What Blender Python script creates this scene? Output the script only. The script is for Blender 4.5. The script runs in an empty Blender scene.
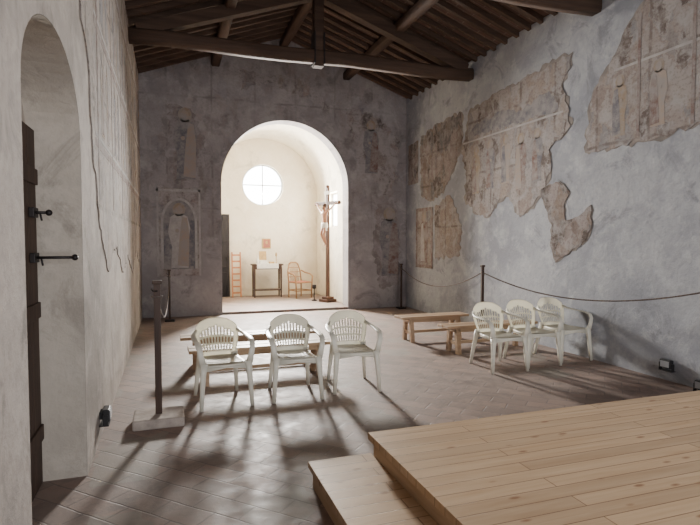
import bpy, bmesh, math, random
from mathutils import Matrix, Vector, Euler
random.seed(7)
PI=math.pi
XL,XR,YB,YF=-.55,5.35,11.5,-3.0
XC=(XL+XR)/2
EAVE,RIDGE=4.95,6.02
YC=14.7

# ---------------------------------------------------------------- materials
def new_mat(name):
    m=bpy.data.materials.new(name); m.use_nodes=True
    nt=m.node_tree
    b=nt.nodes.get('Principled BSDF')
    return m,nt,b
def N(nt,t,**kw):
    n=nt.nodes.new(t)
    for k,v in kw.items(): setattr(n,k,v)
    return n
def L(nt,a,b): nt.links.new(a,b)
def ramp(nt,fac,stops,interp='LINEAR'):
    r=N(nt,'ShaderNodeValToRGB'); r.color_ramp.interpolation=interp
    e=r.color_ramp.elements
    while len(e)<len(stops): e.new(.5)
    for i,(p,c) in enumerate(stops):
        e[i].position=p
        e[i].color=(c[0],c[1],c[2],1) if isinstance(c,(tuple,list)) else (c,c,c,1)
    L(nt,fac,r.inputs[0]); return r.outputs[0]
def noise(nt,vec,scale,detail=5,rough=.55,dist=0):
    n=N(nt,'ShaderNodeTexNoise'); n.inputs['Scale'].default_value=scale
    n.inputs['Detail'].default_value=detail; n.inputs['Roughness'].default_value=rough
    n.inputs['Distortion'].default_value=dist
    L(nt,vec,n.inputs['Vector']); return n
def mix(nt,fac,a,b,mode='MIX'):
    m=N(nt,'ShaderNodeMix'); m.data_type='RGBA'; m.blend_type=mode
    for s,v in ((m.inputs[0],fac),(m.inputs[6],a),(m.inputs[7],b)):
        if isinstance(v,(int,float)): s.default_value=v
        elif isinstance(v,(tuple,list)): s.default_value=(v[0],v[1],v[2],1)
        else: L(nt,v,s)
    return m.outputs[2]
def mathn(nt,op,a,b=None):
    m=N(nt,'ShaderNodeMath',operation=op)
    for i,v in enumerate((a,b)):
        if v is None: continue
        if isinstance(v,(int,float)): m.inputs[i].default_value=v
        else: L(nt,v,m.inputs[i])
    return m.outputs[0]
def bump(nt,b,h,strength=.3,dist=.02):
    n=N(nt,'ShaderNodeBump'); n.inputs['Strength'].default_value=strength; n.inputs['Distance'].default_value=dist
    L(nt,h,n.inputs['Height']); L(nt,n.outputs[0],b.inputs['Normal'])
def geo(nt): return N(nt,'ShaderNodeNewGeometry').outputs['Position']
def swz(nt,order):
    s=N(nt,'ShaderNodeSeparateXYZ'); L(nt,geo(nt),s.inputs[0])
    c=N(nt,'ShaderNodeCombineXYZ')
    for i,o in enumerate(order):
        if o>=0: L(nt,s.outputs[o],c.inputs[i])
    return c.outputs[0]

def plaster(name,base,stain,light,rough=.9,ghost=None,order=(1,2,-1),ghost_amt=.5,gw=.9,gh=1.15,grange=(.36,.56)):
    m,nt,b=new_mat(name); p=geo(nt)
    n1=noise(nt,p,.7,6,.6,.4).outputs[0]; n2=noise(nt,p,3.2,8,.65,.3).outputs[0]; n3=noise(nt,p,14,6,.6).outputs[0]
    c=mix(nt,ramp(nt,n1,[(.42,0),(.56,1)]),stain,base)
    c=mix(nt,ramp(nt,n2,[(.5,0),(.66,.7)]),c,light)
    c=mix(nt,ramp(nt,n3,[(.3,.5),(.5,0)]),c,stain)
    n5=noise(nt,p,1.6,9,.72,.8).outputs[0]
    c=mix(nt,ramp(nt,n5,[(.36,.75),(.46,0)]),c,tuple(x*.72 for x in stain))
    if ghost:
        g=fresco_colour(nt,order,ghost,gw,gh,.9)
        msk=ramp(nt,noise(nt,p,1.7,6,.7).outputs[0],[(grange[0],0),(grange[1],ghost_amt)])
        s=N(nt,'ShaderNodeSeparateXYZ'); L(nt,p,s.inputs[0])
        hi=ramp(nt,mathn(nt,'MULTIPLY',s.outputs[2],.2),[(.22,0),(.38,1)])
        c=mix(nt,mathn(nt,'MULTIPLY',msk,hi),c,g)
    L(nt,c,b.inputs['Base Color']); b.inputs['Roughness'].default_value=rough
    b.inputs['Specular IOR Level'].default_value=.15
    bump(nt,b,mathn(nt,'ADD',n2,mathn(nt,'MULTIPLY',n3,.4)),.5,.035)
    return m
def fresco_colour(nt,order,cols,w,h,mort=.75):
    v=swz(nt,order)
    wn=noise(nt,v,2.5,4,.6)
    vm=N(nt,'ShaderNodeVectorMath',operation='MULTIPLY_ADD'); L(nt,wn.outputs['Color'],vm.inputs[0])
    vm.inputs[1].default_value=(.06,.06,0); L(nt,v,vm.inputs[2])
    br=N(nt,'ShaderNodeTexBrick'); br.offset=0; br.squash=1
    br.inputs['Scale'].default_value=1; br.inputs['Brick Width'].default_value=w; br.inputs['Row Height'].default_value=h
    br.inputs['Mortar Size'].default_value=.028; br.inputs['Mortar Smooth'].default_value=.6
    L(nt,vm.outputs[0],br.inputs['Vector'])
    wn2=noise(nt,v,5,6,.7,.8)
    vm2=N(nt,'ShaderNodeVectorMath',operation='MULTIPLY_ADD'); L(nt,wn2.outputs['Color'],vm2.inputs[0])
    vm2.inputs[1].default_value=(.3,.3,.1); L(nt,v,vm2.inputs[2])
    mp=N(nt,'ShaderNodeMapping'); mp.inputs['Scale'].default_value=(4.6,2.1,1); L(nt,vm2.outputs[0],mp.inputs[0])
    vo=N(nt,'ShaderNodeTexVoronoi'); vo.inputs['Scale'].default_value=1.3; vo.feature='SMOOTH_F1'; vo.inputs['Smoothness'].default_value=.3; L(nt,mp.outputs[0],vo.inputs['Vector'])
    sp=N(nt,'ShaderNodeSeparateColor'); L(nt,vo.outputs['Color'],sp.inputs[0])
    n_=len(cols)
    c=ramp(nt,sp.outputs[0],[(.15+.7*i/(n_-1),k) for i,k in enumerate(cols)])
    nn=noise(nt,v,9,7,.7).outputs[0]
    c=mix(nt,ramp(nt,nn,[(.45,0),(.64,.7)]),c,cols[0])
    n4=noise(nt,v,26,6,.7).outputs[0]
    c=mix(nt,ramp(nt,n4,[(.35,.55),(.5,0)]),c,cols[-1])
    brk=ramp(nt,noise(nt,v,3.1,5,.7).outputs[0],[(.40,0),(.52,mort)])
    c=mix(nt,mathn(nt,'MULTIPLY',br.outputs['Fac'],brk),c,cols[-1])
    return c
def fresco(name,cols,order,w=1.1,h=1.3,wear=(.50,.62),ground=(.40,.37,.34),wamt=.75,mort=.6):
    m,nt,b=new_mat(name); p=geo(nt)
    c=fresco_colour(nt,order,cols,w,h,mort)
    wr=ramp(nt,noise(nt,p,4.3,8,.7,.3).outputs[0],[(wear[0],0),(wear[1],wamt)])
    c=mix(nt,wr,c,ground)
    L(nt,c,b.inputs['Base Color']); b.inputs['Roughness'].default_value=.9
    b.inputs['Specular IOR Level'].default_value=.15
    bump(nt,b,wr,.3,.01)
    return m
def simple(name,col,rough=.5,metal=0,var=.12,scale=12,spec=.4,bmp=0):
    m,nt,b=new_mat(name); 
    tc=N(nt,'ShaderNodeTexCoord').outputs['Object']
    n=noise(nt,tc,scale,4,.6).outputs[0]
    d=tuple(max(0,x*(1-var)) for x in col); u=tuple(min(1,x*(1+var)) for x in col)
    L(nt,ramp(nt,n,[(.35,d),(.65,u)]),b.inputs['Base Color'])
    b.inputs['Roughness'].default_value=rough; b.inputs['Metallic'].default_value=metal
    b.inputs['Specular IOR Level'].default_value=spec
    if bmp: bump(nt,b,n,bmp,.01)
    return m
def faded(name,col,ground=(.30,.28,.27)):
    m,nt,b=new_mat(name); p=geo(nt)
    n=noise(nt,p,11,7,.75).outputs[0]; n2=noise(nt,p,3.5,5,.6).outputs[0]
    c=mix(nt,ramp(nt,n,[(.40,0),(.62,.85)]),col,ground); c=mix(nt,ramp(nt,n2,[(.44,0),(.64,.75)]),c,ground)
    L(nt,c,b.inputs['Base Color']); b.inputs['Roughness'].default_value=.95; b.inputs['Specular IOR Level'].default_value=.1
    return m
def wood(name,c1,c2,axis=0,rough=.6,plank=None,scale=1,world=False,knots=False):
    m,nt,b=new_mat(name)
    v=geo(nt) if world else N(nt,'ShaderNodeTexCoord').outputs['Object']
    mp=N(nt,'ShaderNodeMapping'); s=[22*scale]*3; s[axis]=1.6*scale; mp.inputs['Scale'].default_value=s
    L(nt,v,mp.inputs[0])
    n=noise(nt,mp.outputs[0],1,6,.6,.6).outputs[0]
    c=ramp(nt,n,[(.3,c1),(.7,c2)])
    if plank:
        br=N(nt,'ShaderNodeTexBrick'); br.offset=.37; br.offset_frequency=2
        br.inputs['Scale'].default_value=1; br.inputs['Brick Width'].default_value=plank[0]; br.inputs['Row Height'].default_value=plank[1]
        br.inputs['Mortar Size'].default_value=.003; br.inputs['Mortar Smooth'].default_value=.3
        br.inputs['Color1'].default_value=(.84,.81,.78,1); br.inputs['Color2'].default_value=(1.08,1.05,1.0,1); br.inputs['Mortar'].default_value=(.34,.25,.18,1)
        L(nt,v,br.inputs['Vector'])
        c=mix(nt,1,c,br.outputs['Color'],'MULTIPLY')
        bump(nt,b,mathn(nt,'SUBTRACT',1,br.outputs['Fac']),.5,.003)
    if knots:
        mk=N(nt,'ShaderNodeMapping'); mk.inputs['Scale'].default_value=(3.2,8.5,1); L(nt,v,mk.inputs[0])
        vo=N(nt,'ShaderNodeTexVoronoi'); vo.inputs['Scale'].default_value=1.1; L(nt,mk.outputs[0],vo.inputs['Vector'])
        c=mix(nt,ramp(nt,vo.outputs['Distance'],[(.07,.85),(.15,0)]),c,(.24,.11,.05))
    L(nt,c,b.inputs['Base Color']); b.inputs['Roughness'].default_value=rough
    b.inputs['Specular IOR Level'].default_value=.3
    return m
def emis(name,col,s):
    m,nt,b=new_mat(name); b.inputs['Base Color'].default_value=(*col,1)
    b.inputs['Emission Color'].default_value=(*col,1); b.inputs['Emission Strength'].default_value=s
    return m

BACKC=[(.33,.30,.295),(.24,.21,.215),(.28,.22,.195),(.20,.19,.205),(.27,.23,.205),(.12,.10,.095)]
RIGHTC=[(.31,.28,.265),(.225,.18,.165),(.285,.235,.205),(.20,.195,.205),(.33,.30,.285),(.125,.098,.088)]
LEFTC=[(.32,.28,.25),(.20,.165,.15),(.23,.215,.205),(.29,.225,.18),(.13,.105,.09)]
M_back=plaster('plaster_back',(.37,.345,.345),(.275,.255,.26),(.45,.425,.42),ghost=BACKC,order=(0,2,-1),ghost_amt=.5)
M_right=plaster('plaster_right',(.355,.365,.39),(.26,.27,.30),(.44,.445,.465))
M_left=plaster('plaster_left',(.38,.335,.30),(.265,.235,.21),(.455,.405,.365))
M_leftfr=fresco('fresco_left_mat',LEFTC,(1,2,-1),1.05,.95,wear=(.47,.60),ground=(.355,.315,.285),wamt=.9,mort=.95)
M_jamb=plaster('plaster_jamb',(.47,.42,.36),(.375,.335,.29),(.53,.48,.42))
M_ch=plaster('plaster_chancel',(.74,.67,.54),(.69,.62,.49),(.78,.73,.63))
M_fr=fresco('fresco_right_mat',RIGHTC,(1,2,-1),.8,.95,ground=(.345,.33,.325),mort=.7)
M_frd=fresco('fresco_dark_mat',[(.265,.23,.22),(.175,.135,.12),(.22,.17,.14),(.16,.155,.16),(.09,.07,.06)],(1,2,-1),.6,.7,mort=.5,ground=(.30,.285,.28))
M_fb=fresco('fresco_back_mat',BACKC,(0,2,-1),.9,.9,wear=(.46,.60),ground=(.355,.33,.325),wamt=.85,mort=.4)
M_ghost=fresco('fresco_ghost_mat',[(.29,.265,.265),(.215,.19,.19),(.25,.205,.19),(.16,.145,.145)],(0,2,-1),3,3,wear=(.48,.62),ground=(.34,.315,.315),wamt=.9,mort=0)
M_mortar=simple('exposed_mortar',(.23,.205,.19),.95,var=.25,scale=5,spec=.1)
M_red=faded('fresco_red',(.17,.10,.085))
M_ochre=faded('fresco_ochre',(.29,.22,.155))
M_skinp=faded('fresco_flesh',(.34,.27,.225))
M_bluep=faded('fresco_grey',(.14,.135,.155))
M_wht=faded('fresco_white',(.43,.41,.395),(.31,.29,.285))
M_iconr=simple('icon_red',(.30,.10,.07),.6)
M_beam=wood('roof_timber',(.045,.027,.019),(.10,.061,.042),0,.8,scale=.5,world=True)
M_beamy=wood('roof_timber_long',(.048,.029,.020),(.108,.066,.046),1,.8,scale=.5,world=True)
M_pine=wood('pine_planks',(.47,.32,.195),(.60,.45,.305),0,.45,plank=(1.9,.105),world=True,knots=True,scale=.8)
M_pine2=wood('pine_edge',(.44,.30,.18),(.55,.40,.265),1,.55,world=True)
M_bench=wood('bench_wood',(.32,.21,.13),(.45,.32,.215),0,.5)
M_door=wood('door_wood',(.035,.021,.015),(.08,.048,.034),2,.7)
M_dark=wood('dark_wood',(.035,.020,.014),(.085,.05,.036),2,.5)
M_black=wood('ebonised_wood',(.012,.011,.013),(.03,.026,.028),2,.6)
M_cross=wood('cross_wood',(.045,.02,.012),(.10,.045,.025),2,.5)
M_orange=wood('orange_wood',(.40,.15,.06),(.54,.23,.10),2,.5)
M_iron=simple('wrought_iron',(.035,.03,.03),.55,.7,.2)
M_plastic=simple('chair_plastic',(.72,.695,.60),.35,0,.04,5,.5)
M_rope=simple('rope_mat',(.13,.105,.095),.9,0,.3,60,.1)
M_stone=simple('stone_block',(.38,.33,.295),.9,0,.2,9,.1,.4)
M_blk=simple('black_casing',(.02,.02,.022),.4)
M_glass=simple('floodlight_lens',(.30,.31,.33),.15,0,.05)
M_flesh=simple('carved_flesh',(.36,.18,.11),.5,0,.15,20)
M_hair=simple('carved_hair',(.05,.025,.015),.7)
M_cloth=simple('white_cloth',(.75,.73,.68),.9,0,.06)
M_wick=simple('wicker',(.30,.165,.075),.7,0,.25,60)
M_red2=simple('rush_red',(.36,.13,.075),.8,0,.2,40)
M_pane=emis('window_daylight',(.90,.96,1.0),14)
M_frame=simple('window_frame_mat',(.55,.55,.56),.6)
M_gold=simple('icon_gold',(.38,.25,.10),.5,0,.2)

def deck():
    m,nt,b=new_mat('terracotta_deck'); p=geo(nt)
    br=N(nt,'ShaderNodeTexBrick'); br.inputs['Scale'].default_value=1; br.inputs['Brick Width'].default_value=.30; br.inputs['Row Height'].default_value=.16
    br.inputs['Mortar Size'].default_value=.008; br.inputs['Color1'].default_value=(.17,.10,.072,1); br.inputs['Color2'].default_value=(.115,.07,.053,1); br.inputs['Mortar'].default_value=(.22,.17,.145,1)
    L(nt,p,br.inputs['Vector'])
    n=noise(nt,p,2,5,.6).outputs[0]
    c=mix(nt,ramp(nt,n,[(.4,0),(.7,.5)]),br.outputs['Color'],(.085,.052,.04))
    L(nt,c,b.inputs['Base Color']); b.inputs['Roughness'].default_value=.9
    return m
M_deck=deck()
def floor_mat():
    m,nt,b=new_mat('terracotta_floor'); p=geo(nt)
    wn=noise(nt,p,3,3,.5)
    vm=N(nt,'ShaderNodeVectorMath',operation='MULTIPLY_ADD'); L(nt,wn.outputs['Color'],vm.inputs[0])
    vm.inputs[1].default_value=(.03,.03,0); L(nt,p,vm.inputs[2])
    mp=N(nt,'ShaderNodeMapping'); mp.inputs['Rotation'].default_value=(0,0,math.radians(45)); L(nt,vm.outputs[0],mp.inputs[0])
    br=N(nt,'ShaderNodeTexBrick'); br.offset=.5; br.inputs['Scale'].default_value=1; br.inputs['Brick Width'].default_value=.34; br.inputs['Row Height'].default_value=.17
    br.inputs['Mortar Size'].default_value=.007; br.inputs['Mortar Smooth'].default_value=.6
    br.inputs['Color1'].default_value=(.29,.205,.168,1); br.inputs['Color2'].default_value=(.20,.15,.128,1); br.inputs['Mortar'].default_value=(.165,.13,.115,1)
    L(nt,mp.outputs[0],br.inputs['Vector'])
    n1=noise(nt,p,.9,6,.65,.3).outputs[0]; n2=noise(nt,p,6,6,.7).outputs[0]
    c=mix(nt,ramp(nt,n1,[(.40,0),(.64,.55)]),br.outputs['Color'],(.285,.228,.198))
    c=mix(nt,ramp(nt,n2,[(.36,.65),(.52,0)]),c,(.155,.12,.105))
    n3=noise(nt,p,2.3,8,.7,.6).outputs[0]
    c=mix(nt,ramp(nt,n3,[(.36,.6),(.46,0)]),c,(.14,.112,.10))
    vo=N(nt,'ShaderNodeTexVoronoi'); vo.distance='CHEBYCHEV'; vo.inputs['Scale'].default_value=2.4; vo.inputs['Randomness'].default_value=.5; L(nt,p,vo.inputs['Vector'])
    sp=N(nt,'ShaderNodeSeparateColor'); L(nt,vo.outputs['Color'],sp.inputs[0])
    c=mix(nt,ramp(nt,sp.outputs[1],[(.86,0),(.88,.45)]),c,(.24,.23,.195))
    L(nt,c,b.inputs['Base Color'])
    L(nt,ramp(nt,n2,[(.3,.5),(.7,.75)]),b.inputs['Roughness']); b.inputs['Specular IOR Level'].default_value=.35
    bump(nt,b,mathn(nt,'ADD',mathn(nt,'MULTIPLY',br.outputs['Fac'],-.6),mathn(nt,'MULTIPLY',n2,.6)),.45,.012)
    return m
M_floor=floor_mat()

# ---------------------------------------------------------------- mesh helpers
class MB:
    def __init__(s): s.bm=bmesh.new(); s.mats=[]
    def mi(s,m):
        if m not in s.mats: s.mats.append(m)
        return s.mats.index(m)
    def box(s,a,b,mat,bev=0):
        i=s.mi(mat); x0,y0,z0=a; x1,y1,z1=b
        v=[s.bm.verts.new(p) for p in ((x0,y0,z0),(x1,y0,z0),(x1,y1,z0),(x0,y1,z0),(x0,y0,z1),(x1,y0,z1),(x1,y1,z1),(x0,y1,z1))]
        fs=[s.bm.faces.new([v[k] for k in q]) for q in ((3,2,1,0),(4,5,6,7),(0,1,5,4),(1,2,6,5),(2,3,7,6),(3,0,4,7))]
        for f in fs: f.material_index=i
        if bev:
            es=list({e for f in fs for e in f.edges})
            bmesh.ops.bevel(s.bm,geom=es,offset=bev,segments=2,profile=.5,affect='EDGES',material=i)
    def beam(s,p,q,w,h,mat,up=(0,0,1),w2=None,h2=None):
        i=s.mi(mat); p=Vector(p);q=Vector(q);t=(q-p).normalized();up=Vector(up)
        sd=t.cross(up).normalized(); u=sd.cross(t).normalized(); w2=w2 or w; h2=h2 or h
        a=[s.bm.verts.new(p+sd*x*w/2+u*y*h/2) for x,y in((-1,-1),(1,-1),(1,1),(-1,1))]
        b=[s.bm.verts.new(q+sd*x*w2/2+u*y*h2/2) for x,y in((-1,-1),(1,-1),(1,1),(-1,1))]
        fs=[s.bm.faces.new(a[::-1]),s.bm.faces.new(b)]
        for k in range(4): fs.append(s.bm.faces.new((a[k],a[(k+1)%4],b[(k+1)%4],b[k])))
        for f in fs: f.material_index=i
    def tube(s,path,r,mat,seg=10,smooth=True):
        i=s.mi(mat); P=[Vector(p) for p in path]; n=len(P)
        R=r if isinstance(r,(list,tuple)) else [r]*n
        rings=[];ref=None
        for k in range(n):
            t=(P[min(k+1,n-1)]-P[max(k-1,0)]).normalized()
            if ref is None: ref=Vector((0,0,1)) if abs(t.z)<.9 else Vector((1,0,0))
            a=(ref-t*ref.dot(t)).normalized(); b=t.cross(a); ref=a
            rings.append([s.bm.verts.new(P[k]+(a*math.cos(2*PI*j/seg)+b*math.sin(2*PI*j/seg))*R[k]) for j in range(seg)])
        for k in range(n-1):
            for j in range(seg):
                f=s.bm.faces.new((rings[k][j],rings[k][(j+1)%seg],rings[k+1][(j+1)%seg],rings[k+1][j])); f.material_index=i; f.smooth=smooth
        for rg,rev in((rings[0],1),(rings[-1],0)):
            f=s.bm.faces.new(rg[::-1] if rev else rg); f.material_index=i
    def ribbon(s,path,ws,th,side,mat):
        i=s.mi(mat); P=[Vector(p) for p in path]; n=len(P); rings=[]
        for k in range(n):
            t=(P[min(k+1,n-1)]-P[max(k-1,0)]).normalized(); sd=Vector(side); sd=(sd-t*sd.dot(t)).normalized(); u=sd.cross(t)
            w=ws[k] if isinstance(ws,(list,tuple)) else ws; h=th[k] if isinstance(th,(list,tuple)) else th
            rings.append([s.bm.verts.new(P[k]+sd*x*w/2+u*y*h/2) for x,y in((-1,-.6),(-.8,-1),(.8,-1),(1,-.6),(1,.6),(.8,1),(-.8,1),(-1,.6))])
        m=8
        for k in range(n-1):
            for j in range(m):
                f=s.bm.faces.new((rings[k][j],rings[k][(j+1)%m],rings[k+1][(j+1)%m],rings[k+1][j])); f.material_index=i; f.smooth=True
        for rg in(rings[0][::-1],rings[-1]): s.bm.faces.new(rg).material_index=i
    def prism(s,pts,vec,mat):
        i=s.mi(mat); vec=Vector(vec)
        a=[s.bm.verts.new(p) for p in pts]; b=[s.bm.verts.new(Vector(p)+vec) for p in pts]
        fs=[s.bm.faces.new(a[::-1]),s.bm.faces.new(b)]
        n=len(a)
        for k in range(n): fs.append(s.bm.faces.new((a[k],a[(k+1)%n],b[(k+1)%n],b[k])))
        for f in fs: f.material_index=i
    def ball(s,c,r,mat,seg=14,sc=(1,1,1)):
        i=s.mi(mat)
        res=bmesh.ops.create_uvsphere(s.bm,u_segments=seg,v_segments=max(6,seg*2//3),radius=r,matrix=Matrix.Translation(c)@Matrix.Diagonal((*sc,1)))
        for v in res['verts']:
            for f in v.link_faces: f.material_index=i; f.smooth=True
    def lathe(s,prof,c,mat,seg=20):
        i=s.mi(mat); rings=[]
        for r,z in prof: rings.append([s.bm.verts.new((c[0]+r*math.cos(2*PI*j/seg),c[1]+r*math.sin(2*PI*j/seg),c[2]+z)) for j in range(seg)])
        for k in range(len(rings)-1):
            for j in range(seg):
                f=s.bm.faces.new((rings[k][j],rings[k][(j+1)%seg],rings[k+1][(j+1)%seg],rings[k+1][j])); f.material_index=i; f.smooth=True
        s.bm.faces.new(rings[0][::-1]).material_index=i; s.bm.faces.new(rings[-1]).material_index=i
    def obj(s,name,loc=(0,0,0),rotz=0,parent=None,fixn=True):
        if fixn: bmesh.ops.recalc_face_normals(s.bm,faces=s.bm.faces)
        me=bpy.data.meshes.new(name); s.bm.to_mesh(me); s.bm.free()
        for m in s.mats: me.materials.append(m)
        o=bpy.data.objects.new(name,me); bpy.context.collection.objects.link(o)
        o.location=loc; o.rotation_euler=(0,0,rotz)
        if parent: o.parent=parent
        return o
def empty(name,loc=(0,0,0),rotz=0):
    e=bpy.data.objects.new(name,None); e.empty_display_size=.1; bpy.context.collection.objects.link(e); e.location=loc; e.rotation_euler=(0,0,rotz); return e

# ---------------------------------------------------------------- shell
b=MB(); b.box((XL-.5,YF-.3,-.2),(XR+.3,YB+.4,0),M_floor); b.obj('floor')
b=MB(); b.box((.7,YB+.4,-.2),(4.3,YC+.3,.05),M_floor); b.box((1.06,YB+.0,0.0),(3.88,YB+.4,.05),M_floor); b.obj('floor_chancel')

AX,AR,AS=2.47,1.42,2.80
arc=[(AX+AR*math.cos(a),AS+AR*math.sin(a)) for a in [PI*k/32 for k in range(33)]]
pts=[(XL-.3,0)]+[(AX-AR,0)]+arc[::-1]+[(AX+AR,0),(XR+.3,0),(XR+.3,EAVE-.05),(XC,RIDGE+.05),(XL-.3,EAVE-.05)]
b=MB(); b.prism([(x,YB,z) for x,z in pts],(0,.4,0),M_back); b.obj('wall_back')
b=MB(); b.box((XR,YF-.3,0),(XR+.3,YB,EAVE-.02),M_right); b.obj('wall_right')
DY0,DY1,DS,DR=2.42,3.9,2.24,.46
dm=(DY0+DY1)/2; dh=(DY1-DY0)/2
darc=[(dm-dh*math.cos(a),DS+DR*math.sin(a)) for a in [PI*k/24 for k in range(25)]]
pts=[(YF-.3,0),(DY0,0)]+darc+[(DY1,0),(YB,0),(YB,EAVE-.02),(YF-.3,EAVE-.02)]
b=MB(); b.prism([(XL,y,z) for y,z in pts],(-.3,0,0),M_left); b.obj('wall_left')
b=MB(); b.box((-1.0,DY0-.3,0),(-.86,DY1+.3,3.0),M_jamb); b.obj('wall_left_doorway')
b=MB(); ins=[(DY1,0)]+[(y,z) for y,z in darc[::-1]]+[(DY0,0)]
i=b.mi(M_jamb)
a=[b.bm.verts.new((XL-.002,dm+(y-dm)*.994,z if z<.01 else z-.004)) for y,z in ins]; c=[b.bm.verts.new((-.86,dm+(y-dm)*.994,z if z<.01 else z-.004)) for y,z in ins]
for k in range(len(ins)-1): b.bm.faces.new((a[k],a[k+1],c[k+1],c[k]))
b.obj('trim_doorway_reveal',fixn=False)
b=MB(); pts=[(XL,0),(1.2,0),(1.2,3.3),(3.8,3.3),(3.8,0),(XR,0),(XR,EAVE-.02),(XC,RIDGE-.02),(XL,EAVE-.02)]
b.prism([(x,YF,z) for x,z in pts],(0,-.3,0),M_left); b.obj('wall_front')

# chancel
CX,CR,CS=2.47,1.55,2.85
def arcpts(cx,cz,r,a0,a1,n): return [(cx+r*math.cos(a0+(a1-a0)*k/n),cz+r*math.sin(a0+(a1-a0)*k/n)) for k in range(n+1)]
OX,OZ,OR=2.48,3.13,.57
b=MB()
left=[(CX-CR-.25,0),(OX,0)]+arcpts(OX,OZ,OR,-PI/2,-3*PI/2,24)+[(OX,4.7),(CX-CR-.25,4.7)]
right=[(OX,0),(CX+CR+.25,0),(CX+CR+.25,4.7),(OX,4.7)]+arcpts(OX,OZ,OR,PI/2,-PI/2,24)
b.prism([(x,YC,z) for x,z in left],(0,.35,0),M_ch); b.prism([(x,YC,z) for x,z in right],(0,.35,0),M_ch)
b.obj('wall_chancel_back')
b=MB(); b.box((CX-CR-.25,YB+.4,0),(CX-CR,YC,CS),M_ch); b.obj('wall_chancel_left')
WY0,WY1,WZ0,WZ1=12.75,13.75,1.95,2.85
b=MB()
b.box((CX+CR,YB+.4,0),(CX+CR+.3,WY0,CS),M_ch); b.box((CX+CR,WY1,0),(CX+CR+.3,YC,CS),M_ch); b.box((CX+CR,WY0,0),(CX+CR+.3,WY1,WZ0),M_ch)
b.obj('wall_chancel_right')
b=MB()
o=arcpts(CX,CS,CR+.25,0,PI,32); n_=arcpts(CX,CS,CR,PI,0,32)
b.prism([(x,YB+.4,z) for x,z in o+n_],(0,YC-YB-.4,0),M_ch)
b.obj('ceiling_chancel_vault')
b=MB(); b.prism([(x,YC+.2,z) for x,z in arcpts(OX,OZ,OR,0,2*PI-.13,47)],(0,.02,0),M_pane); w=b.obj('window_1')
b=MB()
b.box((OX-.014,YC+.12,OZ-OR),(OX+.014,YC+.15,OZ+OR),M_frame); b.box((OX-OR,YC+.12,OZ-.014),(OX+OR,YC+.15,OZ+.014),M_frame)
b.tube([(OX+(OR-.015)*math.cos(2*PI*k/32),YC+.135,OZ+(OR-.015)*math.sin(2*PI*k/32)) for k in range(33)],.02,M_frame,8)
b.obj('window_1_muntins',parent=w)
b=MB(); b.box((CX+CR+.22,WY0,WZ0),(CX+CR+.24,WY1,WZ1),M_pane); w=b.obj('window_2')
b=MB()
for y in (WY0+.02,(WY0+WY1)/2,WY1-.02): b.box((CX+CR+.18,y-.02,WZ0),(CX+CR+.21,y+.02,WZ1),M_frame)
for z in (WZ0+.02,WZ1-.02): b.box((CX+CR+.18,WY0,z-.02),(CX+CR+.21,WY1,z+.02),M_frame)
b.obj('window_2_frame',parent=w)
b=MB(); b.box((1.02,YC-.05,.05),(1.54,YC-.002,2.3),M_black); 
for z in (.12,.85,1.55): b.box((1.08,YC-.065,z),(1.48,YC-.05,z+.6),M_black,.006)
b.ball((1.48,YC-.09,1.1),.025,M_iron); b.obj('door_2')

# ---------------------------------------------------------------- roof
k=(RIDGE-EAVE)/(XC-XL)
def rz(x): return RIDGE-k*abs(x-XC)
b=MB()
E=.3
for sgn in (-1,1):
    xe=XC+sgn*(XC-XL+E); ze=rz(xe)
    b.prism([(XC,YF-.3,RIDGE),(xe,YF-.3,ze),(xe,YF-.3,ze+.08),(XC,YF-.3,RIDGE+.08)],(0,YB+.4-YF+.3,0),M_deck)
b.obj('ceiling')
b=MB(); y=YF+.1
while y<YB-.03:
    jit=random.uniform(-.02,.02)
    for sgn in (-1,1):
        xe=XC+sgn*(XC-XL+.1)
        b.beam((XC,y+jit,RIDGE-.045),(xe,y+jit,rz(xe)-.045),.075,.085,M_beam)
    y+=.30
b.obj('roof_rafters')
for i,x in enumerate((XC-1.45,XC,XC+1.45)):
    b=MB(); z=rz(x)-.09-.085
    n=12; path=[(x+random.uniform(-.012,.012),YF+(YB-YF)*t/n,z) for t in range(n+1)]
    b.ribbon(path,[.17+random.uniform(-.01,.01) for _ in path],.17,(1,0,0),M_beamy); b.obj('roof_purlin')
for i,yt in enumerate((8.66,5.63,2.6,-.43)):
    b=MB(); n=10
    path=[(XL-.0+(XR-XL)*t/n,yt+random.uniform(-.012,.012),4.66+.015*math.sin(t*1.3)) for t in range(n+1)]
    b.ribbon(path,[.19]*(n+1),.20,(0,1,0),M_beam)
    zt=RIDGE-.28
    for sgn in(-1,1):
        b.beam((XC+sgn*2.82,yt,4.74),(XC,yt,zt-.02),.17,.18,M_beam)
    b.box((XC-.08,yt-.08,4.5),(XC+.08,yt+.08,RIDGE-.27),M_beam)
    b.box((XC-.09,yt-.12,4.53),(XC-.07,yt+.12,5.05),M_iron); b.box((XC+.07,yt-.12,4.53),(XC+.09,yt+.12,5.05),M_iron)
    b.obj('roof_truss')

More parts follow.
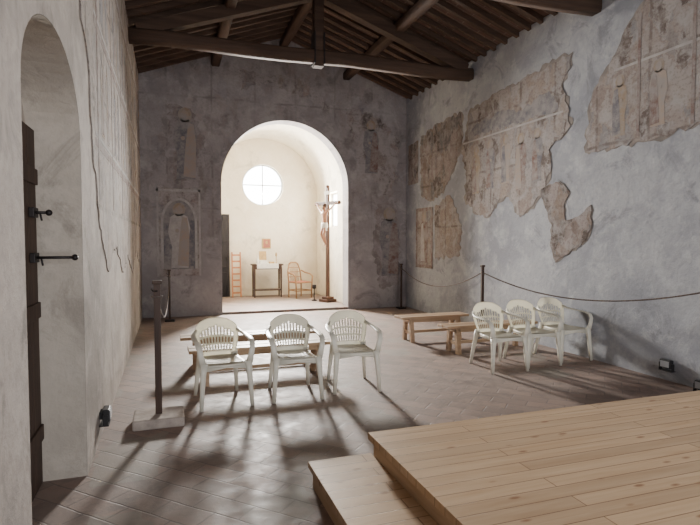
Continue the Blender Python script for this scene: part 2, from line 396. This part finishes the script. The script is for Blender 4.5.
# ---------------------------------------------------------------- frescoes
def rough_poly(pts,amp=.05,sub=5):
    out=[]
    n=len(pts)
    for i in range(n):
        p=Vector(pts[i]);q=Vector(pts[(i+1)%n]); d=q-p; m=max(1,int(d.length/.07))
        nr=Vector((-d.y,d.x)).normalized()
        for j in range(m):
            o=0 if j==0 else random.uniform(-amp,amp)
            out.append(p+d*j/m+nr*o)
    return out
def grow(pts,s):
    c=sum((Vector(p) for p in pts),Vector((0,0)))/len(pts)
    return [c+(Vector(p)-c)*s for p in pts]
def to3(wall,pts,off):
    if wall=='R': return [(XR-off,p[0],p[1]) for p in pts]
    if wall=='B': return [(p[0],YB-off,p[1]) for p in pts]
    if wall=='L': return [(XL+off,p[0],p[1]) for p in pts]
def vdir(wall,t): return {'R':(t,0,0),'B':(0,t,0),'L':(-t,0,0)}[wall]
def plaque(b,wall,pts,off,mat,th=.004): b.prism(to3(wall,pts,off),vdir(wall,th),mat)
def patch(name,wall,pts,mat,amp=.03,border=True,extra=None):
    b=MB()
    rp=rough_poly(pts,amp)
    plaque(b,wall,rp,.010,mat,.0095)
    if border: plaque(b,wall,rough_poly(grow(pts,1.025),amp*1.3),.004,M_mortar,.0035)
    if extra: extra(b)
    return b.obj(name)
def ell(cx,cz,rx,rz_,n=20): return [(cx+rx*math.cos(2*PI*k/n),cz+rz_*math.sin(2*PI*k/n)) for k in range(n)]
def saint(b,wall,x,z,h,robe,cloak,off=.0115,halo=True):
    w=h*.30
    plaque(b,wall,[(x-w*.42,z),(x+w*.45,z),(x+w*.40,z+h*.35),(x+w*.55,z+h*.62),(x+w*.42,z+h*.80),(x+w*.14,z+h*.85),(x-w*.14,z+h*.85),(x-w*.44,z+h*.79),(x-w*.55,z+h*.55),(x-w*.36,z+h*.33)],off,robe,.001)
    plaque(b,wall,[(x-w*.1,z+h*.04),(x+w*.46,z+h*.02),(x+w*.5,z+h*.5),(x+w*.40,z+h*.78),(x+w*.15,z+h*.80),(x+w*.02,z+h*.5)],off+.001,cloak,.001)
    if halo: plaque(b,wall,ell(x,z+h*.91,h*.095,h*.105),off,M_ochre,.001)
    plaque(b,wall,ell(x,z+h*.90,h*.055,h*.075),off+.002,M_skinp,.001)
    plaque(b,wall,ell(x-w*.1,z+h*.58,h*.03,h*.03,10),off+.003,M_skinp,.001)
def rect(y0,z0,y1,z1): return [(y0,z0),(y1,z0),(y1,z1),(y0,z1)]
A=[(8.69,3.99),(7.75,4.12),(6.96,4.15),(6.4,4.19),(6.06,4.19),(6.07,4.01),(6.25,3.82),(6.12,3.51),(6.05,3.21),(6.27,3.04),(6.5,2.94),(6.45,2.6),(6.66,2.27),(6.91,2.1),(7.16,1.99),(7.32,2.16),(7.54,2.34),(7.77,2.25),(8.06,2.01),(8.39,2.08),(8.8,2.36),(8.78,2.93),(8.97,3.33),(8.76,3.67)]
def exA(b):
    for y,z,h,r,c in((8.45,2.45,.85,M_ochre,M_red),(8.0,2.5,.85,M_bluep,M_red),(7.55,2.55,.8,M_skinp,M_bluep),(7.15,2.40,.9,M_red,M_skinp),(6.75,2.5,.8,M_bluep,M_red)):
        saint(b,'R',y,z,h,r,c)
    plaque(b,'R',rect(6.2,3.42,8.9,3.45),.0115,M_wht,.001)
    plaque(b,'R',rough_poly([(6.3,3.5),(8.7,3.5),(8.5,3.7),(7.7,3.78),(7.2,3.68),(6.5,3.8)],.04),.0115,M_bluep,.001)
patch('dark_niche_patch','R',A,M_fr,amp=.04,extra=exA)
patch('dark_niche_patch','R',[(6.66,2.36),(6.25,2.44),(6.05,2.28),(6.16,2.1),(6.12,1.88),(5.87,1.93),(5.65,2.07),(5.62,1.84),(5.72,1.6),(6.05,1.4),(6.31,1.28),(6.44,1.53),(6.4,1.82),(6.55,2.08)],M_frd,amp=.025)
def exC(b):
    plaque(b,'R',rect(3.0,3.72,5.3,3.75),.0115,M_wht,.001)
    for y in (4.9,4.2,3.5): plaque(b,'R',rect(y,2.85,y+.04,4.3),.0125,M_red,.001)
    for y,z,h,r,c in((4.65,2.92,.75,M_skinp,M_red),(5.2,2.9,.75,M_ochre,M_bluep),(3.95,3.0,.7,M_bluep,M_red)): saint(b,'R',y,z,h,r,c)
patch('dark_niche_patch','R',[(5.65,3.48),(5.31,3.91),(5.08,4.24),(4.85,4.42),(4.1,4.6),(3.0,4.7),(2.6,3.6),(3.0,2.6),(4.1,2.86),(4.45,2.8),(4.85,2.78),(5.23,2.77),(5.74,2.8),(5.74,3.1)],M_fr,amp=.04,extra=exC)
patch('dark_niche_patch','R',[(10.69,3.9),(9.8,4.03),(9.0,4.04),(8.95,3.53),(9.19,3.09),(9.63,2.63),(10.16,2.46),(10.69,2.61)],M_frd,amp=.05)
def exE(b):
    for q in((10.12,.98,10.93,1.05),(10.12,2.24,10.93,2.31),(10.12,.98,10.19,2.31),(10.86,.98,10.93,2.31)): plaque(b,'R',rect(*q),.012,M_red,.0015)
    saint(b,'R',10.52,1.1,1.1,M_red,M_wht)
patch('fresco_saint_panel','R',rect(10.12,.98,10.93,2.31),M_fr,amp=.006,border=False,extra=exE)
patch('dark_niche_patch','R',[(10.85,2.9),(11.35,2.88),(11.35,3.8),(10.85,3.85)],M_frd,amp=.01,border=False)  # flat dark patch: shade of a recessed niche put into the colour
patch('dark_niche_patch','R',[(9.0,1.3),(10.0,1.2),(10.05,2.3),(9.4,2.5),(8.95,1.9)],M_fr,amp=.05,border=False)
def exF(b): saint(b,'B',4.45,3.15,1.2,M_bluep,M_red)
patch('dark_niche_patch','B',[(3.84,4.5),(4.18,4.62),(4.81,4.32),(5.15,3.99),(5.15,3.03),(4.81,2.6),(4.48,3.12),(4.18,3.3)],M_fb,amp=.05,border=False,extra=exF)
def exG(b): saint(b,'B',4.92,.75,1.6,M_bluep,M_red)
patch('dark_niche_patch','B',[(4.6,2.43),(5.08,2.67),(5.2,1.6),(5.17,.53),(4.69,.46),(4.48,1.36)],M_ghost,amp=.05,border=False,extra=exG)
patch('dark_niche_patch','B',[(1.45,5.2),(2.76,5.16),(3.3,4.78),(3.5,4.45),(2.99,4.73),(2.08,5.0),(1.47,4.78)],M_fb,amp=.05,border=False)
def exH(b):
    for q in((-.25,2.6,.62,2.65),(-.25,.85,-.21,2.65),(.58,.85,.62,2.65)): plaque(b,'B',rect(*q),.012,M_wht,.0015)
    ar=[(.19+.36*math.cos(a),1.95+.52*math.sin(a)) for a in [PI*k/16 for k in range(17)]]
    ar2=[(.19+.31*math.cos(a),1.95+.47*math.sin(a)) for a in [PI*k/16 for k in range(17)]]
    plaque(b,'B',[(.55,1.0)]+ar+[(-.17,1.0)],.0115,M_wht,.001)
    plaque(b,'B',[(.50,1.0)]+ar2+[(-.12,1.0)],.0125,M_bluep,.001)
    saint(b,'B',.19,1.02,1.33,M_wht,M_skinp,off=.0135)
patch('fresco_saint_niche','B',rect(-.25,.85,.62,2.68),M_fb,amp=.006,border=False,extra=exH)
def exI(b): saint(b,'B',.33,2.86,1.45,M_bluep,M_skinp)
patch('dark_niche_patch','B',[(.02,4.38),(.45,4.32),(.72,3.77),(.68,2.84),(.10,2.78),(-.06,3.4)],M_ghost,amp=.05,border=False,extra=exI)
# painted cycle on the left wall
def exL(b):
    for z in (2.35,3.3,4.25): plaque(b,'L',rect(4.6,z,11.2,z+.06),.0115,M_red,.001); plaque(b,'L',rect(4.6,z+.08,11.2,z+.11),.0115,M_wht,.001)
    y=4.75
    while y<11.1:
        plaque(b,'L',rect(y,1.9,y+.06,4.7),.0125,M_red,.001)
        for q in (.36,.76):
            if y+q<11:
                saint(b,'L',y+q,2.50,.75,random.choice([M_red,M_bluep,M_ochre]),random.choice([M_skinp,M_bluep,M_red]))
                saint(b,'L',y+q,3.46,.75,random.choice([M_bluep,M_ochre]),random.choice([M_red,M_bluep]))
        y+=1.12
patch('fresco_cycle','L',[(3.1,4.85),(11.3,4.85),(11.3,1.5),(10.4,1.2),(9.6,1.45),(8.7,1.1),(7.7,1.4),(7.0,1.2),(6.1,1.55),(5.4,1.3),(4.8,1.7),(4.45,2.3),(4.3,2.9),(3.9,3.2),(3.3,3.35),(3.0,3.8)],M_leftfr,amp=.05,border=False,extra=exL)

# ---------------------------------------------------------------- left door and hardware
d=empty('door_1',(0,0,0))
b=MB()
nb=7; bw=(DY1-DY0-.06)/nb
for j in range(nb):
    y0=DY0+.03+j*bw; b.box((-.858,y0,0.01),(-.81,y0+bw-.006,2.3),M_door,.004)
for z in(.3,1.1,1.95): b.box((-.81,DY0+.05,z),(-.795,DY1-.04,z+.10),M_door,.004)
b.obj('door_leaf',parent=d)
for z,ln in((1.77,.10),(1.49,.24)):
    b=MB(); x0=-.81; b.tube([(x0,3.72,z),(x0+ln,3.72,z)],.009,M_iron); b.ball((x0+ln,3.72,z),.02,M_iron)
    b.box((x0,3.66,z-.03),(x0+.03,3.78,z+.03),M_iron,.004)
    b.tube([(x0+.05,3.72,z),(x0+.06,3.72,z-.05)],.006,M_iron)
    b.obj('iron_bolt',parent=d)

# ---------------------------------------------------------------- wooden platform with step
b=MB()
b.box((1.24,-.6,.265),(5.2,3.25,.31),M_pine); b.box((1.27,-.55,0),(5.18,3.22,.265),M_pine2)
b.obj('wooden_platform')
b=MB()
b.box((.83,-.6,.12),(1.268,3.27,.16),M_pine,.003); b.box((.855,-.55,0),(1.265,3.24,.12),M_pine2)
b.obj('platform_step')

# ---------------------------------------------------------------- plastic chairs
def chair_mesh():
    b=MB(); i=b.mi(M_plastic); bm=b.bm
    def grid(fn,nu,nv,hole=lambda a,c:False,th=.006):
        V=[[bm.verts.new(fn(-1+2*a/nu,c/nv)) for c in range(nv+1)] for a in range(nu+1)]
        fs=[]
        for a in range(nu):
            for c in range(nv):
                if hole(a,c): continue
                f=bm.faces.new((V[a][c],V[a+1][c],V[a+1][c+1],V[a][c+1])); f.smooth=True; fs.append(f)
        bmesh.ops.solidify(bm,geom=fs,thickness=th)
        return V
    def back(u,v):
        hw=.185+.065*math.sin(min(1,v*1.25)*PI/2)-.02*max(0,v-.75)/.25
        top=.385-.075*abs(u)**3
        return (u*hw, .205+.11*v+.02*v*v-.075*u*u*(.4+.6*v), .405+top*v)
    nu,nv=27,20
    def hole(a,c):
        if not(3<=a<=23) or a%2==0: return False
        return (3<=c<=5) or (7<=c<=9) or (11<=c<=12+int(3*(1-abs(a-13)/12)))
    grid(back,nu,nv,hole)
    def seat(u,v):
        e=1-.10*abs(2*v-1)**6
        y=-.265+.485*v; hw=.245-.035*v
        z=.42-.018*(1-u*u)*math.sin(PI*v)+.012*(1-v)
        z-=.035*max(0,1-v/.08) if v<.08 else 0
        z-=.028*max(0,(abs(u)-.9)/.1)
        return (u*hw*e,y+.015*u*u*(1-2*v),z)
    grid(seat,20,24,lambda a,c:False)
    for s in(-1,1):
        b.ribbon([(s*.232,-.235,.43),(s*.243,-.25,.34),(s*.255,-.262,.18),(s*.268,-.275,0)],[.075,.06,.048,.038],[.055,.042,.034,.03],(1,0,0),M_plastic)
        b.ribbon([(s*.19,.20,.45),(s*.205,.225,.34),(s*.222,.26,.18),(s*.238,.295,0)],[.07,.055,.045,.036],[.05,.04,.034,.03],(1,0,0),M_plastic)
        b.ribbon([(s*.232,.245,.67),(s*.262,.19,.65),(s*.283,.10,.64),(s*.29,-.03,.635),(s*.288,-.15,.628),(s*.284,-.225,.61),(s*.275,-.262,.565),(s*.262,-.262,.50),(s*.245,-.245,.42)],
                 [.03,.045,.055,.06,.06,.058,.055,.06,.07],[.04,.018,.014,.013,.013,.014,.016,.02,.03],(1,0,0),M_plastic)
        b.ribbon([(s*.222,-.22,.405),(s*.212,0,.395),(s*.198,.2,.405)],[.012]*3,[.05,.035,.05],(1,0,0),M_plastic)
    b.ribbon([(-.22,-.245,.39),(0,-.258,.40),(.22,-.245,.39)],[.012]*3,[.06,.03,.06],(0,1,0),M_plastic)
    for v in bm.verts: v.co.x*=.90
    bmesh.ops.recalc_face_normals(bm,faces=bm.faces)
    me=bpy.data.meshes.new('plastic_chair'); bm.to_mesh(me); bm.free(); me.materials.append(M_plastic); return me
cm=chair_mesh()
for x,y,r in((.47,5.32,.10),(1.20,5.32,-.05),(1.87,5.40,-.12),(3.88,5.60,-.04),(4.46,5.70,-.03),(5.04,5.80,.0)):
    o=bpy.data.objects.new('plastic_chair',cm); bpy.context.collection.objects.link(o); o.location=(x,y,0); o.rotation_euler=(0,0,r)

# ---------------------------------------------------------------- benches
def bench(x,y,ln,rot=0,z=.43):
    b=MB()
    b.box((-ln/2,-.15,z-.035),(ln/2,-.01,z),M_bench,.005); b.box((-ln/2,.01,z-.035),(ln/2,.15,z),M_bench,.005)
    for s in(-1,1):
        xx=s*(ln/2-.18)
        b.box((xx-.03,-.13,z-.10),(xx+.03,.13,z-.035),M_bench,.004)
        for t in(-1,1): b.beam((xx,t*.10,z-.08),(xx,t*.14,0),.06,.06,M_bench,up=(1,0,0))
        b.box((xx-.02,-.11,.12),(xx+.02,.11,.17),M_bench,.003)
    b.box((-ln/2+.18,-.02,.125),(ln/2-.18,.02,.165),M_bench,.003)
    b.box((-ln/2+.18,-.13,z-.09),(ln/2-.18,-.11,z-.036),M_bench,.003)
    b.obj('wooden_bench',(x,y,0),rot)
bench(1.0,6.05,1.65,.02,.40); bench(.98,6.85,1.75,-.01,.40)
bench(4.37,6.55,1.5,0,.40); bench(3.98,7.55,1.2,.02,.40)

# ---------------------------------------------------------------- rope barriers
def post(x,y,h,par,slab=True,w=.05):
    b=MB()
    if slab: b.box((-.21,-.17,0),(.21,.17,.085),M_stone,.015)
    z0=.085 if slab else 0
    if not slab: b.box((-.09,-.09,0),(.09,.09,.03),M_iron,.008); z0=.03
    b.box((-w/2,-.018,z0),(w/2,.018,h-.03),M_dark,.004)
    b.box((-w/2-.012,-.026,h-.03),(w/2+.012,.026,h),M_dark,.006)
    b.tube([(0,-.02,h-.09),(-.03,-.05,h-.09),(-.045,-.03,h-.07)],.006,M_iron)
    b.tube([(w/2*math.cos(a)*1.5,.03*math.sin(a),h-.14) for a in [2*PI*k/12 for k in range(13)]],.008,M_rope,6)
    return b.obj('rope_post',(x,y,0),parent=par)
def rope(p,q,sag,par,n=24):
    b=MB(); P=Vector(p);Q=Vector(q)
    b.tube([P.lerp(Q,t/n)-Vector((0,0,sag*4*(t/n)*(1-t/n))) for t in range(n+1)],.009,M_rope,8); return b.obj('rope',parent=par)
e=empty('rope_barrier'); 
post(-.11,4.84,1.25,e,True,.055); post(-.02,10.9,1.02,e,False,.04); rope((-.11,4.86,1.12),(-.02,10.88,.9),.45,e)
e=empty('rope_barrier')
post(4.72,7.25,1.2,e,False,.045); post(5.1,11.2,1.05,e,False,.04)
rope((5.1,11.18,.95),(4.72,7.27,1.08),.32,e)
rope((4.72,7.23,1.08),(5.335,3.6,1.18),.30,e)

def flood(x,y,rz_,z=0):
    b=MB(); b.box((-.07,-.03,.03),(.07,.025,.13),M_blk,.01); b.box((-.055,-.035,.045),(.055,-.028,.115),M_glass,.002)
    for s in(-1,1): b.box((s*.078-.004,-.02,0),(s*.078+.004,.02,.09),M_blk)
    b.box((-.08,-.025,0),(.08,.045,.008),M_blk)
    for k_ in range(5): b.box((-.05+.022*k_,.024,.05),(-.044+.022*k_,.045,.11),M_blk)
    b.obj('floor_floodlight',(x,y,z),rz_)
flood(5.30,4.42,-PI/2,.12); flood(5.24,3.95,-PI/2); flood(-.503,4.6,PI/2,.12)

# ---------------------------------------------------------------- chancel furniture
FZ=.05
b=MB()
b.box((-.42,-.2,.86),(.42,.2,.90),M_dark,.006); b.box((-.38,-.17,.76),(.38,.17,.86),M_dark,.004); b.box((-.38,-.16,.18),(.38,.16,.21),M_dark,.004)
for x in(-.36,.36):
    for y in(-.15,.15): b.beam((x,y,.80),(x,y,0),.05,.05,M_dark,up=(0,1,0),w2=.035,h2=.035)
tb=b.obj('side_table',(2.50,14.3,FZ))
t=empty('altar_items',(2.50,14.3,FZ+.902))
b=MB(); b.box((-.30,-.205,0),(.28,.19,.006),M_cloth); b.box((-.30,-.208,-.12),(.28,-.203,.004),M_cloth); b.obj('cloth',parent=t)
b=MB(); b.box((-.2,-.05,.006),(.0,.08,.10),M_cloth,.008); b.box((.06,-.06,.006),(.2,.06,.06),M_gold,.005); b.obj('boxes',parent=t)
b=MB(); b.lathe([(.03,.006),(.045,.03),(.04,.12),(.015,.16),(.015,.22),(.02,.23)],(-.25,0,0),M_cloth); b.lathe([(.035,.006),(.012,.03),(.012,.2),(.03,.22),(.02,.3),(.005,.31)],(.26,.02,0),M_gold); b.obj('vases',parent=t)
b=MB(); b.beam((-.1,.06,.1),(-.1,.12,.34),.2,.015,M_gold,up=(0,1,0)); b.obj('missal_stand',parent=t)
b=MB(); b.box((2.44,YC-.03,1.36),(2.68,YC-.001,1.64),M_gold,.006); b.box((2.47,YC-.034,1.39),(2.65,YC-.028,1.61),M_iconr)
b.prism([(x,YC-.038,z) for x,z in ell(2.56,1.53,.035,.045,14)],(0,.005,0),M_gold); b.obj('wall_icon')
b=MB()
for x in(-.11,.11): b.beam((x,0,0),(x,.12,1.22),.045,.035,M_orange,up=(1,0,0))
for k_ in range(7): z=.12+.17*k_; b.beam((-.11,.12*z/1.22,z),(.11,.12*z/1.22,z),.02,.045,M_orange)
b.obj('small_ladder',(1.70,14.42,FZ))
b=MB(); 
for s in(-1,1):
    b.tube([(s*.24,-.22,0),(s*.25,-.22,.3),(s*.27,-.22,.58),(s*.27,-.1,.64),(s*.26,.1,.66),(s*.22,.24,.72)],.02,M_wick)
    b.tube([(s*.2,.22,0),(s*.2,.22,.42),(s*.2,.27,.7),(s*.14,.30,.9)],.02,M_wick)
b.tube([(-.14,.30,.9),(-.07,.31,.94),(.07,.31,.94),(.14,.30,.9)],.02,M_wick)
for z in(.2,.41): 
    b.tube([(-.24,-.22,z),(.24,-.22,z)],.014,M_wick); b.tube([(-.2,.22,z),(.2,.22,z)],.014,M_wick)
    for s in(-1,1): b.tube([(s*.24,-.22,z),(s*.2,.22,z)],.014,M_wick)
b.box((-.23,-.22,.405),(.23,.21,.435),M_red2,.01)
for k_ in range(7): x=-.12+.04*k_; b.tube([(x,.235,.43),(x,.27,.68),(x*.9,.305,.93)],.009,M_wick,6)
for z in(.55,.68,.8): b.tube([(-.18,.225+(z-.43)*.17,z),(.18,.225+(z-.43)*.17,z)],.01,M_wick,6)
b.obj('wicker_armchair',(3.30,13.85,FZ),.35)

# crucifix
cr=empty('crucifix',(3.74,12.65,FZ),math.radians(-66))
b=MB(); b.box((-.045,-.03,.0),(.045,.03,2.85),M_cross,.006); b.box((-.42,-.028,2.42),(.42,.022,2.51),M_cross,.006)
b.box((-.16,-.16,0),(.16,.16,.07),M_cross,.01); b.box((-.11,-.11,.07),(.11,.11,.13),M_cross,.01); b.box((-.09,-.04,2.68),(.09,-.03,2.76),M_cloth)
for s in(-1,1): b.ball((s*.43,0,2.465),.05,M_cross,10)
b.ball((0,0,2.87),.05,M_cross,10); b.obj('cross',parent=cr)
me=bpy.data.meshes.new('christ_figure'); bm=bmesh.new(); sk=bm.verts.layers.skin.verify()
def sv(p,r): 
    v=bm.verts.new(p); v[sk].radius=(r,r*.85); return v
def chain(v0,lst):
    for p,r in lst:
        v=sv(p,r); bm.edges.new((v0,v)); v0=v
    return v0
pel=sv((0,-.10,1.93),.070); pel[sk].use_root=True
bel=chain(pel,[((0,-.105,2.03),.062)]); ch=chain(bel,[((0,-.115,2.16),.080)]); nk0=chain(ch,[((0,-.11,2.25),.055)])
hd=chain(nk0,[((.01,-.12,2.30),.030),((.03,-.15,2.35),.048),((.035,-.145,2.40),.046)])
for s in(-1,1):
    h=chain(ch,[((s*.085,-.105,2.24),.040),((s*.21,-.08,2.32),.028),((s*.33,-.055,2.42),.020),((s*.365,-.05,2.445),.017),((s*.39,-.05,2.46),.013)])
    for q in range(4): chain(h,[((s*(.41),-.055,2.478-.012*q),.005),((s*.427,-.065,2.478-.012*q),.0045)])
    chain(h,[((s*.39,-.065,2.482),.005),((s*.40,-.08,2.49),.0045)])
    chain(pel,[((s*.045,-.10,1.88),.052),((s*.055,-.17,1.70),.036),((s*.02,-.09,1.50),.024),((s*.012,-.075-.012*s,1.45),.02),((s*.012,-.12-.01*s,1.41),.013)])
bm.to_mesh(me); bm.free(); me.materials.append(M_flesh)
o=bpy.data.objects.new('christ_body',me); bpy.context.collection.objects.link(o); o.parent=cr
md=o.modifiers.new('skin','SKIN'); md.use_smooth_shade=True; o.modifiers.new('sub','SUBSURF').levels=1; o.modifiers['sub'].render_levels=2
b=MB(); b.lathe([(.075,1.84),(.088,1.88),(.082,1.94),(.072,1.98)],(0,-.10,0),M_cloth,16); b.beam((.07,-.13,1.95),(.11,-.13,1.78),.03,.03,M_cloth,up=(0,1,0)); b.obj('loincloth',parent=cr)
b=MB(); b.ball((.03,-.128,2.395),.056,M_hair,12,(1,1,1.05)); b.ball((.035,-.185,2.335),.022,M_hair,8,(1,.7,1.3)); b.ball((.035,-.20,2.372),.009,M_flesh,8); 
b.tube([(.03+.056*math.cos(2*PI*k_/14),-.135+.056*math.sin(2*PI*k_/14),2.42) for k_ in range(15)],.009,M_hair,6); b.obj('hair_and_beard',parent=cr)
b=MB(); b.lathe([(.07,0),(.07,.02),(.015,.04),(.015,.30),(.05,.32),(.055,.40),(.045,.41)],(0,0,0),M_iron); b.obj('candle_stand',(3.47,12.95,FZ))

# ---------------------------------------------------------------- lights
def area(name,loc,rot,size,sy,power,col,shape='RECTANGLE',spread=PI):
    l=bpy.data.lights.new(name,'AREA'); l.shape=shape; l.size=size
    if shape in('RECTANGLE','ELLIPSE'): l.size_y=sy
    l.energy=power; l.color=col; l.spread=spread
    o=bpy.data.objects.new(name,l); bpy.context.collection.objects.link(o); o.location=loc; o.rotation_euler=rot; return o
area('front_fill_light',(2.5,YF-.1,1.65),(PI/2,0,0),2.6,3.3,350,(.95,.965,1.0))  # added ambient fill behind the camera, set in an unseen front opening
area('oculus_daylight',(OX,YC+.10,OZ),(-PI/2+math.radians(14),0,0),.9,.9,850,(1.0,.96,.90),'DISK',math.radians(110))
area('side_window_daylight',(CX+CR+.16,(WY0+WY1)/2,2.4),(0,PI/2,0),.85,.95,150,(1.0,.93,.78))
w=bpy.data.worlds.new('world'); bpy.context.scene.world=w; w.use_nodes=True
bg=w.node_tree.nodes['Background']; bg.inputs[0].default_value=(.55,.65,.8,1); bg.inputs[1].default_value=.6

cam=bpy.data.cameras.new('camera'); co=bpy.data.objects.new('camera',cam); bpy.context.collection.objects.link(co)
co.location=(0,0,1.6); co.rotation_euler=(math.radians(90-2.45),0,math.radians(-18.9))
cam.sensor_width=36; cam.lens=526/700*36; cam.clip_start=.05
bpy.context.scene.camera=co
